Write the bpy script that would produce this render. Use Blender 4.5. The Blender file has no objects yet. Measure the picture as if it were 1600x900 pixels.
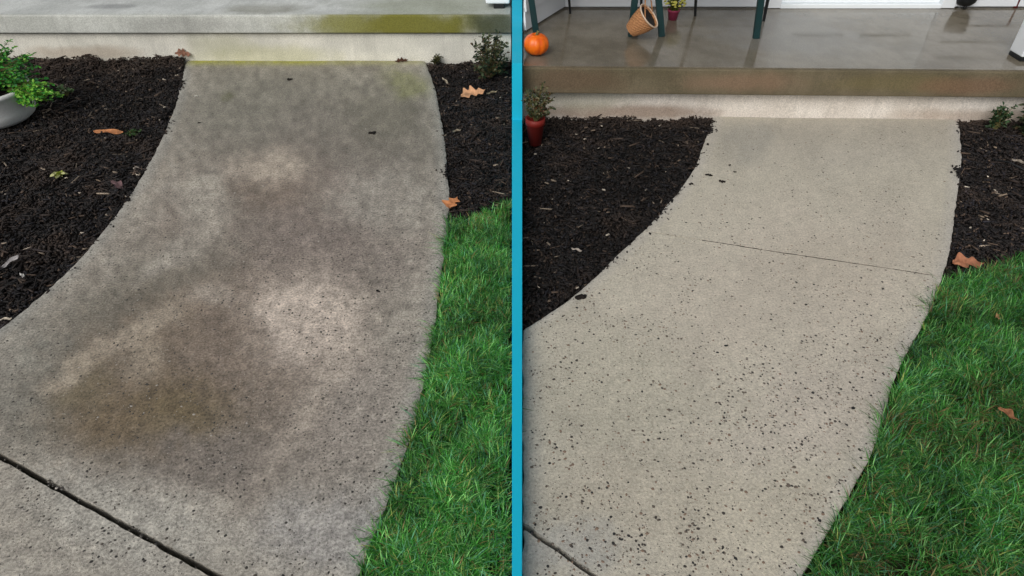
import bpy, bmesh, math, random
import numpy as np
from mathutils import Vector, Matrix

R = math.radians
random.seed(7)
rng = np.random.default_rng(11)
scene = bpy.context.scene
col = scene.collection

# ------------------------------------------------------------------ camera
PITCH, FPX, CAMH = R(39.0), 1040.0, 1.6
cam_d = bpy.data.cameras.new('camera')
cam_d.sensor_width = 36.0
cam_d.lens = 36.0 * FPX / 1600.0
cam_d.clip_start, cam_d.clip_end = 0.05, 800.0
cam = bpy.data.objects.new('camera', cam_d)
cam.location = (0, 0, CAMH)
cam.rotation_euler = (math.pi / 2 - PITCH, 0, 0)
col.objects.link(cam)
scene.camera = cam

# ------------------------------------------------------------------ sky, sun, exposure
SUN_EL, SUN_AZ = R(40), R(205)          # soft light through cloud, from behind and left
world = bpy.data.worlds.new('World')
scene.world = world
world.use_nodes = True
wn = world.node_tree
wn.nodes.clear()
sky = wn.nodes.new('ShaderNodeTexSky')
sky.sky_type = 'NISHITA'
sky.sun_disc = False
sky.sun_elevation, sky.sun_rotation = SUN_EL, SUN_AZ
sky.air_density, sky.dust_density, sky.ozone_density = 1.0, 4.0, 1.0
hs = wn.nodes.new('ShaderNodeHueSaturation')
hs.inputs['Saturation'].default_value = 0.25      # cloud cover: the blue is mostly gone
bg = wn.nodes.new('ShaderNodeBackground')
bg.inputs['Strength'].default_value = 0.10
wo = wn.nodes.new('ShaderNodeOutputWorld')
wn.links.new(sky.outputs[0], hs.inputs['Color'])
wn.links.new(hs.outputs[0], bg.inputs['Color'])
wn.links.new(bg.outputs[0], wo.inputs['Surface'])
sun_d = bpy.data.lights.new('sun', 'SUN')
sun_d.energy, sun_d.angle, sun_d.color = 1.4, R(35), (1.0, 0.965, 0.91)
sun = bpy.data.objects.new('sun', sun_d)
d = Vector((math.sin(SUN_AZ) * math.cos(SUN_EL), math.cos(SUN_AZ) * math.cos(SUN_EL), math.sin(SUN_EL)))
sun.rotation_euler = d.to_track_quat('Z', 'Y').to_euler()
sun.location = d * 20
col.objects.link(sun)
vs = scene.view_settings
vs.view_transform, vs.look, vs.gamma, vs.use_curve_mapping = 'Standard', 'None', 1.0, False
vs.exposure = 0.0

# ------------------------------------------------------------------ helpers: layout
CP, SP = math.cos(PITCH), math.sin(PITCH)
def P(px, py, z=0.0):
    """point at height z that lies under photo pixel (px, py)"""
    u, v = (px - 800) / FPX, (450 - py) / FPX
    dx, dy, dz = u, CP + v * SP, -SP + v * CP
    t = (z - CAMH) / dz
    return Vector((dx * t, dy * t, z))
def PY(px, py, Y):
    """point at distance Y that lies under photo pixel (px, py)"""
    u, v = (px - 800) / FPX, (450 - py) / FPX
    t = Y / (CP + v * SP)
    return Vector((u * t, Y, CAMH + (-SP + v * CP) * t))
def project(x, y, z):
    dep = y * CP - (z - CAMH) * SP
    up = y * SP + (z - CAMH) * CP
    return 800 + FPX * x / dep, 450 - FPX * up / dep
def depth_of(y, z): return y * CP - (z - CAMH) * SP
def lin(*c):
    c = np.array(c, float) / 255.0
    return np.where(c <= 0.04045, c / 12.92, ((c + 0.055) / 1.055) ** 2.4)
def C4(*c, k=1.0):
    v = lin(*c) * k
    return (float(v[0]), float(v[1]), float(v[2]), 1.0)

# value noise on numpy arrays
_lat = rng.random((257, 257))
def vnoise(x, y, s=1.0, off=0.0):
    x = x * s + off * 17.3 + 1000; y = y * s + off * 31.7 + 1000
    xi = np.floor(x).astype(int); yi = np.floor(y).astype(int)
    fx = x - xi; fy = y - yi
    fx = fx * fx * (3 - 2 * fx); fy = fy * fy * (3 - 2 * fy)
    a = _lat[xi % 256, yi % 256]; b = _lat[(xi + 1) % 256, yi % 256]
    c = _lat[xi % 256, (yi + 1) % 256]; e = _lat[(xi + 1) % 256, (yi + 1) % 256]
    return (a * (1 - fx) + b * fx) * (1 - fy) + (c * (1 - fx) + e * fx) * fy
def fbm(x, y, s=1.0, off=0.0, o=4):
    t = 0; a = 1; n = 0
    for k in range(o):
        t = t + a * vnoise(x, y, s * 2 ** k, off + k * 3.1); n += a; a *= 0.55
    return t / n

# ------------------------------------------------------------------ helpers: objects
def tag(o, label=None, cat=None, group=None, kind=None):
    if label: o['label'] = label
    if cat: o['category'] = cat
    if group: o['group'] = group
    if kind: o['kind'] = kind
    return o
def empty(name, loc, rz=0.0):
    o = bpy.data.objects.new(name, None)
    o.empty_display_size = 0.1
    o.location = loc; o.rotation_euler = (0, 0, rz)
    col.objects.link(o)
    return o
def link(name, me, mat=None, parent=None, smooth=False):
    """meshes are built in world space; a parent Empty's place is taken off again"""
    o = bpy.data.objects.new(name, me)
    if mat is not None and len(me.materials) == 0: me.materials.append(mat)
    if smooth: me.polygons.foreach_set('use_smooth', [True] * len(me.polygons))
    col.objects.link(o)
    if parent is not None:
        o.parent = parent
        o.matrix_parent_inverse = world_mat(parent).inverted()
    return o
def world_mat(o):
    m = Matrix.Translation(o.location) @ o.rotation_euler.to_matrix().to_4x4()
    if o.parent is not None: m = world_mat(o.parent) @ o.matrix_parent_inverse @ m
    return m
def bm_obj(name, bm, mat=None, parent=None, smooth=False):
    bmesh.ops.recalc_face_normals(bm, faces=bm.faces)
    me = bpy.data.meshes.new(name)
    bm.to_mesh(me); bm.free()
    return link(name, me, mat, parent, smooth)
def np_mesh(name, verts, faces, cols=None):
    """verts (n,3), faces (m,k) of one size"""
    me = bpy.data.meshes.new(name)
    n, (m, k) = len(verts), faces.shape
    me.vertices.add(n)
    me.vertices.foreach_set('co', np.ascontiguousarray(verts, np.float32).ravel())
    me.loops.add(m * k)
    me.loops.foreach_set('vertex_index', np.ascontiguousarray(faces, np.int32).ravel())
    me.polygons.add(m)
    me.polygons.foreach_set('loop_start', np.arange(0, m * k, k, dtype=np.int32))
    me.update(calc_edges=True)
    if cols is not None:
        a = me.color_attributes.new('Col', 'FLOAT_COLOR', 'POINT')
        c4 = np.ones((n, 4), np.float32); c4[:, :3] = cols
        a.data.foreach_set('color', c4.ravel())
    me.validate()
    return me
def add_prism(bm, pts, z0, z1):
    """pts: plan outline (x, y), extruded from z0 to z1"""
    lo = [bm.verts.new((p[0], p[1], z0)) for p in pts]
    hi = [bm.verts.new((p[0], p[1], z1)) for p in pts]
    n = len(pts)
    fs = [bm.faces.new(lo[::-1]), bm.faces.new(hi)]
    for i in range(n):
        fs.append(bm.faces.new((lo[i], lo[(i + 1) % n], hi[(i + 1) % n], hi[i])))
    return fs
def prism(name, pts, z0, z1, mat, parent=None, bev=0.0, seg=2):
    bm = bmesh.new()
    add_prism(bm, pts, z0, z1)
    if bev > 0:
        bmesh.ops.bevel(bm, geom=list(bm.edges), offset=bev, segments=seg, affect='EDGES', profile=0.6)
    return bm_obj(name, bm, mat, parent)
def add_bar(bm, a, b, w, h, up=Vector((0, 0, 1)), w2=None, h2=None):
    """box from a to b, w across and h along the up side; may taper"""
    a = Vector(a); b = Vector(b); t = (b - a).normalized()
    s = t.cross(up)
    if s.length < 1e-4: s = t.cross(Vector((0, 1, 0)))
    s.normalize(); u = s.cross(t).normalized()
    w2 = w if w2 is None else w2; h2 = h if h2 is None else h2
    A = [bm.verts.new(a + s * (w / 2 * i) + u * (h / 2 * j)) for i, j in ((-1, -1), (1, -1), (1, 1), (-1, 1))]
    B = [bm.verts.new(b + s * (w2 / 2 * i) + u * (h2 / 2 * j)) for i, j in ((-1, -1), (1, -1), (1, 1), (-1, 1))]
    bm.faces.new(A[::-1]); bm.faces.new(B)
    for i in range(4): bm.faces.new((A[i], A[(i + 1) % 4], B[(i + 1) % 4], B[i]))
def bar(name, a, b, w, h, mat, parent=None, up=Vector((0, 0, 1)), bev=0.002, w2=None, h2=None):
    bm = bmesh.new()
    add_bar(bm, a, b, w, h, up, w2, h2)
    if bev: bmesh.ops.bevel(bm, geom=list(bm.edges), offset=bev, segments=2, affect='EDGES')
    return bm_obj(name, bm, mat, parent)
def add_tube(bm, pts, rad, seg=6):
    rings = []
    n = len(pts)
    for i, p in enumerate(pts):
        p = Vector(p)
        t = (Vector(pts[min(i + 1, n - 1)]) - Vector(pts[max(i - 1, 0)])).normalized()
        s = t.cross(Vector((0.13, 0.21, 1)));
        if s.length < 1e-3: s = t.cross(Vector((1, 0, 0)))
        s.normalize(); u = s.cross(t)
        r = rad[i] if hasattr(rad, '__len__') else rad
        rings.append([bm.verts.new(p + (s * math.cos(2 * math.pi * k / seg) + u * math.sin(2 * math.pi * k / seg)) * r) for k in range(seg)])
    for a, b in zip(rings, rings[1:]):
        for k in range(seg): bm.faces.new((a[k], a[(k + 1) % seg], b[(k + 1) % seg], b[k]))
    bm.faces.new(rings[0][::-1]); bm.faces.new(rings[-1])
def add_lathe(bm, c, prof, seg=28, M=None, cap=True, wob=None):
    """prof: (radius, height) pairs turned about the z axis through c"""
    rings = []
    for i, (r, z) in enumerate(prof):
        ring = []
        for k in range(seg):
            a = 2 * math.pi * k / seg
            rr = r * (wob(a, i) if wob else 1.0)
            v = Vector((rr * math.cos(a), rr * math.sin(a), z))
            if M is not None: v = M @ v
            ring.append(bm.verts.new(Vector(c) + v))
        rings.append(ring)
    for a, b in zip(rings, rings[1:]):
        for k in range(seg): bm.faces.new((a[k], a[(k + 1) % seg], b[(k + 1) % seg], b[k]))
    if cap:
        bm.faces.new(rings[0][::-1]); bm.faces.new(rings[-1])

# ------------------------------------------------------------------ helpers: materials
class NT:
    def __init__(s, name):
        s.m = bpy.data.materials.new(name); s.m.use_nodes = True
        s.t = s.m.node_tree; s.t.nodes.clear()
        s.out = s.t.nodes.new('ShaderNodeOutputMaterial')
        s.co = s.n('ShaderNodeNewGeometry').outputs['Position']
    def n(s, typ, **kw):
        nd = s.t.nodes.new(typ)
        for k, v in kw.items(): setattr(nd, k, v)
        return nd
    def put(s, sock, v):
        if hasattr(v, 'links') or isinstance(v, bpy.types.NodeSocket): s.t.links.new(v, sock)
        else: sock.default_value = v
    def noise(s, scale, detail=3.0, rough=0.55, vec=None, stretch=None):
        nd = s.n('ShaderNodeTexNoise')
        nd.inputs['Scale'].default_value = scale; nd.inputs['Detail'].default_value = detail
        nd.inputs['Roughness'].default_value = rough
        v = vec or s.co
        if stretch:
            mp = s.n('ShaderNodeMapping'); s.t.links.new(v, mp.inputs['Vector']); mp.inputs['Scale'].default_value = stretch
            v = mp.outputs[0]
        s.t.links.new(v, nd.inputs['Vector'])
        return nd.outputs['Fac']
    def ramp(s, fac, a, b, lo=0.0, hi=1.0):
        nd = s.n('ShaderNodeMapRange'); nd.clamp = True
        nd.interpolation_type = 'SMOOTHSTEP'
        s.put(nd.inputs[0], fac)
        for i, v in zip((1, 2, 3, 4), (a, b, lo, hi)): nd.inputs[i].default_value = v
        return nd.outputs[0]
    def mix(s, f, a, b, mode='MIX'):
        nd = s.n('ShaderNodeMix', data_type='RGBA', blend_type=mode)
        s.put(nd.inputs[0], f); s.put(nd.inputs[6], a); s.put(nd.inputs[7], b)
        return nd.outputs[2]
    def math(s, op, a, b=0.0):
        nd = s.n('ShaderNodeMath', operation=op)
        s.put(nd.inputs[0], a); s.put(nd.inputs[1], b)
        return nd.outputs[0]
    def grey(s, fac):
        nd = s.n('ShaderNodeCombineColor')
        for i in range(3): s.put(nd.inputs[i], fac)
        return nd.outputs[0]
    def blob(s, c, r, warp=0.5, wscale=6.0):
        sub = s.n('ShaderNodeVectorMath', operation='SUBTRACT'); s.t.links.new(s.co, sub.inputs[0]); sub.inputs[1].default_value = c
        div = s.n('ShaderNodeVectorMath', operation='DIVIDE'); s.t.links.new(sub.outputs[0], div.inputs[0]); div.inputs[1].default_value = r
        ln = s.n('ShaderNodeVectorMath', operation='LENGTH'); s.t.links.new(div.outputs[0], ln.inputs[0])
        w = s.math('MULTIPLY', s.math('SUBTRACT', s.noise(wscale, 5), 0.5), warp * 4)
        return s.ramp(s.math('ADD', ln.outputs['Value'], w), 1.3, 0.35)
    def bump(s, h, strength=0.3, dist=0.003):
        nd = s.n('ShaderNodeBump'); s.put(nd.inputs['Height'], h)
        nd.inputs['Strength'].default_value = strength; nd.inputs['Distance'].default_value = dist
        return nd.outputs[0]
    def done(s, colr, rough=0.7, normal=None, spec=0.4, trans=0.0, **kw):
        b = s.n('ShaderNodeBsdfPrincipled')
        s.put(b.inputs['Base Color'], colr); s.put(b.inputs['Roughness'], rough)
        b.inputs['Specular IOR Level'].default_value = spec
        if normal is not None: s.t.links.new(normal, b.inputs['Normal'])
        for k, v in kw.items(): s.put(b.inputs[k.replace('_', ' ')], v)
        sh = b.outputs[0]
        if trans > 0:
            tr = s.n('ShaderNodeBsdfTranslucent'); s.put(tr.inputs['Color'], colr)
            mx = s.n('ShaderNodeMixShader'); mx.inputs[0].default_value = trans
            s.t.links.new(sh, mx.inputs[1]); s.t.links.new(tr.outputs[0], mx.inputs[2]); sh = mx.outputs[0]
        s.t.links.new(sh, s.out.inputs['Surface'])
        return s.m
    def attr(s, name='Col'):
        return s.n('ShaderNodeAttribute', attribute_name=name).outputs['Color']

def simple(name, c, rough=0.6, var=0.25, scale=30, bump=0.15, spec=0.4, dark=None, **kw):
    """plain colour broken up by wear at two sizes"""
    s = NT(name)
    c4 = C4(*c)
    d4 = C4(*dark) if dark else tuple(x * (1 - var * 1.6) for x in c4[:3]) + (1,)
    f = s.ramp(s.noise(scale, 5), 0.36, 0.68)
    f2 = s.ramp(s.noise(scale * 9, 3), 0.3, 0.7, 0, var)
    base = s.mix(s.math('ADD', s.math('MULTIPLY', f, var * 1.4), f2), c4, d4)
    return s.done(base, s.ramp(f, 0, 1, rough, min(1, rough + 0.12)), s.bump(s.noise(scale * 8, 4), bump, 0.002), spec, **kw)

def walk_material(name, spotmul, grain):
    s = NT(name)
    g = s.noise(420, 3, 0.65); g2 = s.noise(120, 4, 0.6); g3 = s.noise(28, 5, 0.6)
    base = s.attr()
    k = s.math('ADD', s.math('ADD', s.ramp(g, 0.25, 0.75, -0.14, 0.14), s.ramp(g2, 0.28, 0.72, -grain, grain)), s.ramp(g3, 0.3, 0.7, 1 - grain * 0.35, 1 + grain * 0.35))
    c = s.mix(1.0, base, s.grey(k), 'MULTIPLY')
    v = s.n('ShaderNodeTexVoronoi'); v.inputs['Scale'].default_value = 95.0; s.t.links.new(s.co, v.inputs['Vector'])
    sp = s.ramp(v.outputs['Distance'], 0.10, 0.26, 1, 0)
    sc = s.n('ShaderNodeSeparateColor'); s.t.links.new(v.outputs['Color'], sc.inputs[0])
    pick = s.ramp(sc.outputs[0], 0.55, 0.62)
    c = s.mix(s.math('MULTIPLY', s.math('MULTIPLY', sp, pick), spotmul), c, C4(62, 58, 52))
    pick2 = s.ramp(sc.outputs[1], 0.80, 0.84)
    c = s.mix(s.math('MULTIPLY', s.math('MULTIPLY', sp, pick2), 0.45), c, C4(205, 200, 190))
    h = s.math('ADD', s.math('ADD', g, s.math('MULTIPLY', g2, 1.2)), s.math('MULTIPLY', sp, 0.8))
    return s.done(c, s.ramp(g3, 0.3, 0.7, 0.62, 0.85), s.bump(h, 0.55, 0.0035), 0.35)

M = {}
M['walk_old'] = walk_material('weathered concrete', 0.6, 0.36)
M['walk_new'] = walk_material('cleaned concrete', 0.6, 0.19)
def attr_mat(name, rough=0.6, spec=0.3, trans=0.0, bscale=None):
    s = NT(name)
    nrm = s.bump(s.noise(bscale, 3), 0.4, 0.002) if bscale else None
    return s.done(s.attr(), rough, nrm, spec, trans)
M['aggregate'] = attr_mat('pebbles', 0.45, 0.5)
M['grass'] = attr_mat('grass blades', 0.5, 0.25, 0.35)
M['mulch'] = attr_mat('bark chips', 0.65, 0.3, 0.0, 500)
M['leaf'] = attr_mat('foliage', 0.5, 0.3, 0.3)
M['dry_leaf'] = attr_mat('dry leaf', 0.7, 0.2, 0.15, 250)
s = NT('garden soil')
M['soil'] = s.done(s.mix(s.ramp(s.noise(40, 6), 0.35, 0.65), C4(20, 18, 17), C4(38, 33, 30)), 0.9, s.bump(s.noise(60, 6), 0.8, 0.02), 0.2)
s = NT('lawn soil')
M['turf'] = s.done(s.mix(s.ramp(s.noise(9, 6), 0.35, 0.65), C4(36, 52, 24), C4(58, 52, 36)), 0.9, s.bump(s.noise(90, 6), 0.8, 0.01), 0.2)
M['white'] = simple('white paint', (226, 230, 234), 0.5, 0.05, 6, 0.05)
M['door'] = simple('white door enamel', (236, 242, 246), 0.35, 0.03, 5, 0.03)
M['teal'] = simple('teal paint', (20, 176, 208), 0.55, 0.03, 7, 0.03, spec=0.2)
M['green_wood'] = simple('dark green painted wood', (14, 50, 52), 0.4, 0.25, 20, 0.2)
M['dark_metal'] = simple('dark metal', (24, 26, 28), 0.4, 0.2, 40, 0.1)
M['pot_white'] = simple('grey white glazed pot', (222, 224, 222), 0.5, 0.12, 14, 0.15, dark=(140, 142, 136))
M['terracotta'] = simple('red clay pot', (116, 24, 14), 0.6, 0.2, 22, 0.2)
M['magenta'] = simple('magenta pot', (150, 54, 84), 0.5, 0.15, 20, 0.1)
M['black'] = simple('black plastic', (22, 24, 26), 0.45, 0.1, 30, 0.1)
M['red_paint'] = simple('dark red paint', (120, 22, 24), 0.5, 0.15, 20, 0.1)
s = NT('pumpkin skin')
M['pumpkin'] = s.done(s.mix(s.ramp(s.noise(28, 5), 0.35, 0.7), C4(236, 112, 14), C4(214, 84, 8)), 0.38, s.bump(s.noise(160, 3), 0.15, 0.001), 0.45)
M['stem'] = simple('dry stem', (110, 104, 62), 0.8, 0.3, 60, 0.4)
M['wicker'] = simple('wicker', (186, 134, 90), 0.7, 0.3, 110, 0.6, dark=(110, 72, 42))
M['wicker_pale'] = simple('pale wicker rim', (204, 182, 160), 0.6, 0.2, 70, 0.3)

# porch concrete: dry risers with moss and rust stains, wet top
def porch_mat(name, c, c2, rough, blobs, wet=False, warp=0.3):
    s = NT(name)
    f = s.ramp(s.noise(5, 6, 0.6), 0.32, 0.68)
    base = s.mix(f, C4(*c), C4(*c2))
    streak = s.ramp(s.noise(7, 5, 0.6, stretch=(3.5, 1, 0.35)), 0.45, 0.75, 0, 0.3)
    base = s.mix(streak, base, tuple(x * 0.62 for x in C4(*c2)[:3]) + (1,))
    for cen, rad, colr, k in blobs:
        base = s.mix(s.math('MULTIPLY', s.blob(cen, rad, warp), k), base, C4(*colr))
    base = s.mix(1.0, base, s.grey(s.ramp(s.noise(150, 5, 0.7), 0.25, 0.75, 0.7, 1.25)), 'MULTIPLY')
    rg = s.ramp(s.noise(3.5, 4), 0.35, 0.65, rough, rough + (0.12 if wet else 0.2))
    return s.done(base, rg, s.bump(s.noise(140, 4, 0.6), 0.012 if wet else 0.45, 0.002), 0.5 if wet else 0.35)

# ================================================================== LARGE STRUCTURE
PZ = 0.30                      # porch floor level
YF_L = 4.36                    # face of the left foundation
fr0, fr1 = P(816, 178.5), P(1600, 188)
def yf_right(x): return fr0.y + (fr1.y - fr0.y) * (x - fr0.x) / (fr1.x - fr0.x)

# the ground reaches to the horizon
bm = bmesh.new()
g = [bm.verts.new(v) for v in ((-300, -300, -0.06), (300, -300, -0.06), (300, 300, -0.06), (-300, 300, -0.06))]
bm.faces.new(g)
tag(bm_obj('ground', bm, M['turf']), 'dark turf soil under the lawn, paths and beds', 'ground', kind='structure')

# --- teal panel divider, added as a board between the two gardens: low along the ground, higher where it passes the porches
DIV = [(0.1, 0.075), (3.30, 0.075), (3.34, 0.36), (5.30, 0.36)]
def div_right(y, z): return 16.0 * depth_of(y, z) / FPX  # widens with distance so the added bar looks even
bm = bmesh.new()
prev = None
rows = []
for y, z in DIV:
    w = div_right(y, z)
    rows.append([bm.verts.new(c) for c in ((0.0, y, -0.05), (w, y, -0.05), (w, y, z), (0.0, y, z))])
for a, b in zip(rows, rows[1:]):
    for i in range(4): bm.faces.new((a[i], a[(i + 1) % 4], b[(i + 1) % 4], b[i]))
bm.faces.new(rows[0]); bm.faces.new(rows[-1][::-1])
bmesh.ops.bevel(bm, geom=list(bm.edges), offset=0.0015, segments=1, affect='EDGES')
tag(bm_obj('panel_divider', bm, M['teal']), 'bright teal panel divider, added as a board between the two front walks', 'divider')

# --- the two walks
def catmull(pts, n=14):
    pts = [np.array(p, float) for p in pts]
    pts = [2 * pts[0] - pts[1]] + pts + [2 * pts[-1] - pts[-2]]
    out = []
    for i in range(1, len(pts) - 2):
        p0, p1, p2, p3 = pts[i - 1:i + 3]
        for t in np.linspace(0, 1, n, endpoint=False):
            out.append(0.5 * ((2 * p1) + (-p0 + p2) * t + (2 * p0 - 5 * p1 + 4 * p2 - p3) * t * t + (-p0 + 3 * p1 - 3 * p2 + p3) * t ** 3))
    out.append(pts[-2])
    return np.array(out)
def edge_xy(px):
    w = np.array([P(a, b)[:2] for a, b in catmull(px)])
    w = w[np.argsort(w[:, 1])]
    k = (w[4, 0] - w[0, 0]) / (w[4, 1] - w[0, 1]); k = max(-0.6, min(0.75, k))
    y0 = -0.6
    w = np.vstack([[w[0, 0] + k * (y0 - w[0, 1]), y0], w])
    return w
LL = edge_xy([(290, 97), (283, 130), (268, 180), (240, 240), (205, 300), (150, 372), (95, 432), (40, 480), (0, 512)])
LR = edge_xy([(665, 95), (680, 140), (692, 200), (698, 260), (701, 310), (697, 370), (688, 440), (676, 520), (660, 600), (640, 680), (612, 760), (585, 830), (560, 900)])
RL = edge_xy([(1115, 183), (1100, 225), (1085, 262), (1055, 305), (1010, 355), (960, 403), (910, 450), (860, 487), (816, 515)])
RR = edge_xy([(1494, 188), (1500, 230), (1499, 270), (1493, 330), (1484, 390), (1470, 440), (1445, 500), (1412, 560), (1392, 610), (1384, 650), (1365, 700), (1340, 750), (1300, 820), (1252, 900)])
def xat(e, y): return np.interp(y, e[:, 1], e[:, 0])
def rl_x(y): return np.maximum(xat(RL, y), div_right(y, 0.075) + 0.004)

def blobcol(px, py, base, blobs, warp=26, seed=0, mo=0.35):
    wx = px + (fbm(px, py, 1 / 70, seed + 1, 4) - 0.5) * warp * 4
    wy = py + (fbm(px, py, 1 / 70, seed + 5, 4) - 0.5) * warp * 4
    c = np.tile(lin(*base), (len(px), 1))
    for i, (cx, cy, rx, ry, ang, colr, k) in enumerate(blobs):
        a = R(ang); ddx, ddy = wx - cx, wy - cy
        u = (ddx * math.cos(a) + ddy * math.sin(a)) / rx
        v = (-ddx * math.sin(a) + ddy * math.cos(a)) / ry
        m = np.exp(-(u * u + v * v) ** 1.1)
        m = m * (0.10 + 0.75 * fbm(px, py, 1 / 34, seed + 9 + i, 5) + 1.1 * fbm(px, py, 1 / 11, seed + 13 + i, 3))
        m = np.clip((m - 0.06) / 0.70, 0, 1) * k
        m = m[:, None]
        c = c * (1 - m) + lin(*colr) * m
    mott = 1 + (fbm(px, py, 1 / 60, seed + 30, 5) - 0.5) * 0.26 + (fbm(px, py, 1 / 10, seed + 33, 4) - 0.5) * mo
    return c * mott[:, None]
KA = 1.0
def col_left(x, y):
    px, py = project(x, y, 0.0)
    arc = [(560, 545), (535, 560), (510, 585), (492, 615), (480, 645), (462, 675), (440, 705), (418, 735), (400, 765)]
    streak = [(95, 590), (115, 570), (145, 552), (175, 540), (205, 527), (235, 512), (265, 500)]
    c = blobcol(px, py, (158, 153, 143), [
        (440, 300, 240, 190, -15, (130, 122, 111), 0.8), (280, 580, 300, 190, -25, (132, 122, 110), 0.75), (490, 195, 230, 75, 5, (116, 112, 102), 0.9), (420, 640, 200, 150, -20, (134, 126, 116), 0.6),
        (520, 215, 150, 60, 10, (120, 115, 106), 0.8), (600, 180, 60, 40, 0, (110, 107, 94), 0.5), (370, 165, 80, 40, 0, (124, 121, 110), 0.6), (470, 130, 150, 24, 0, (126, 123, 112), 0.5),
        (440, 345, 170, 95, -10, (122, 111, 103), 0.85), (410, 300, 80, 30, 0, (116, 104, 92), 0.6), (300, 420, 110, 60, -40, (124, 119, 109), 0.7), (520, 400, 140, 60, 0, (130, 121, 114), 0.6),
        (190, 480, 120, 55, -35, (113, 109, 99), 0.85), (60, 610, 70, 110, 0, (120, 120, 112), 0.7),
        (270, 590, 210, 120, -25, (117, 105, 91), 0.95), (230, 650, 130, 60, -10, (104, 91, 71), 0.75), (380, 540, 100, 80, 0, (124, 112, 101), 0.8), (290, 650, 70, 45, 0, (102, 91, 68), 0.6), (130, 600, 50, 40, -30, (104, 95, 74), 0.6),
        (360, 720, 150, 55, 0, (118, 111, 104), 0.75), (450, 620, 80, 80, 0, (126, 116, 106), 0.6), (560, 650, 80, 120, 10, (140, 133, 126), 0.5),
        (482, 502, 88, 66, 15, (186, 174, 162), 0.95), (425, 262, 52, 26, 0, (168, 157, 143), 0.85), (322, 305, 40, 44, 0, (160, 155, 144), 0.7),
        (330, 462, 34, 16, 0, (170, 160, 148), 0.7), (222, 555, 26, 36, 10, (158, 147, 131), 0.6), (600, 310, 90, 50, 0, (150, 146, 137), 0.6),
        (300, 375, 70, 20, -45, (160, 153, 142), 0.7), (250, 410, 60, 18, -45, (152, 146, 136), 0.6),
        (640, 132, 36, 22, 0, (122, 124, 84), 0.7), (350, 152, 11, 7, 0, (92, 92, 70), 0.7),
        (520, 830, 120, 60, 0, (154, 152, 150), 0.6), (180, 800, 150, 70, 20, (166, 164, 156), 0.6)]
        + [(a, b, 34, 20, -50, (170, 160, 148), 0.28) for a, b in arc] + [(a, b, 30, 15, -28, (176, 164, 147), 0.40) for a, b in streak], 10, 0, 0.8)
    ms = np.exp(-((YF_L - y) / 0.075) ** 2) * np.clip(0.45 + 1.0 * np.exp(-((px - 385) / 120) ** 2), 0, 1) * (0.45 + 0.8 * fbm(px, py, 1 / 12, 66, 3))
    ms = np.clip(ms, 0, 0.95)[:, None]
    c = c * (1 - ms) + lin(150, 150, 60) * ms
    dl = np.minimum(x - xat(LL, y), xat(LR, y) - x)
    m = np.clip(1 - dl / 0.07, 0, 1)[:, None] * 0.45 * (0.5 + fbm(px, py, 1 / 30, 77, 3))[:, None]
    return (c * (1 - m) + lin(150, 152, 148) * m) * KA * 1.10
def col_right(x, y):
    px, py = project(x, y, 0.0)
    c = blobcol(px, py, (186, 180, 165), [
        (1330, 215, 220, 50, 0, (174, 168, 156), 0.7), (1250, 440, 220, 120, -10, (191, 182, 168), 0.7), (1300, 640, 160, 80, -20, (190, 181, 169), 0.6),
        (950, 620, 140, 90, 0, (179, 174, 158), 0.8), (1000, 780, 160, 80, 0, (182, 175, 159), 0.7), (1200, 830, 140, 80, 0, (190, 183, 166), 0.7),
        (1320, 420, 90, 50, 0, (182, 173, 158), 0.5), (1170, 210, 40, 30, 0, (152, 150, 142), 0.5), (900, 870, 80, 40, 0, (170, 169, 163), 0.7)], 18, 40, 0.16)
    lum = 1 + (np.clip((py - 180) / 300, 0, 1)[:, None] - 1) * 0.0
    dl = np.minimum(x - rl_x(y), xat(RR, y) - x)
    m = np.clip(1 - dl / 0.07, 0, 1)[:, None] * 0.4 * (0.5 + fbm(px, py, 1 / 30, 71, 3))[:, None]
    return (c * lum * (1 - m) + lin(182, 180, 178) * m) * KA

def walk_z0(x, y): return (fbm(x, y, 2.0, 50, 2) - 0.5) * 0.006 + (fbm(x, y, 14.0, 51, 3) - 0.5) * 0.002
def walk_grid(xl, xr, yend, ytop_f, colf, step=0.012):
    ny = int((yend + 0.5) / step); nx = int(1.6 / step)
    Yg = np.linspace(-0.5, yend, ny); U = np.linspace(0, 1, nx)
    X = xl(Yg)[:, None] * (1 - U) + xr(Yg)[:, None] * U
    Y = np.repeat(Yg[:, None], nx, 1)
    wgt = np.clip((Y - (yend - 1.0)) / 1.0, 0, 1) ** 2
    Y = Y + (ytop_f(X) - yend) * wgt
    x, y = X.ravel(), Y.ravel()
    z = (fbm(x, y, 2.0, 50, 2) - 0.5) * 0.006 + (fbm(x, y, 14.0, 51, 3) - 0.5) * 0.002
    dl = np.minimum(U, 1 - U)[None, :] * (xr(Yg) - xl(Yg))[:, None]
    edge = np.clip(1 - dl.ravel() / 0.018, 0, 1) ** 2
    z = z - edge * 0.006
    # crumbled rim
    jit = ((fbm(x, y, 30, 60, 3) - 0.5) * 0.010 + (fbm(x, y, 5, 64, 3) - 0.5) * 0.010) * edge
    x = x + jit
    v = np.stack([x, y, z], 1)
    idx = np.arange(ny * nx).reshape(ny, nx)
    f = np.stack([idx[:-1, :-1], idx[:-1, 1:], idx[1:, 1:], idx[1:, :-1]], -1).reshape(-1, 4)
    return v, f, colf(x, y)
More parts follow.
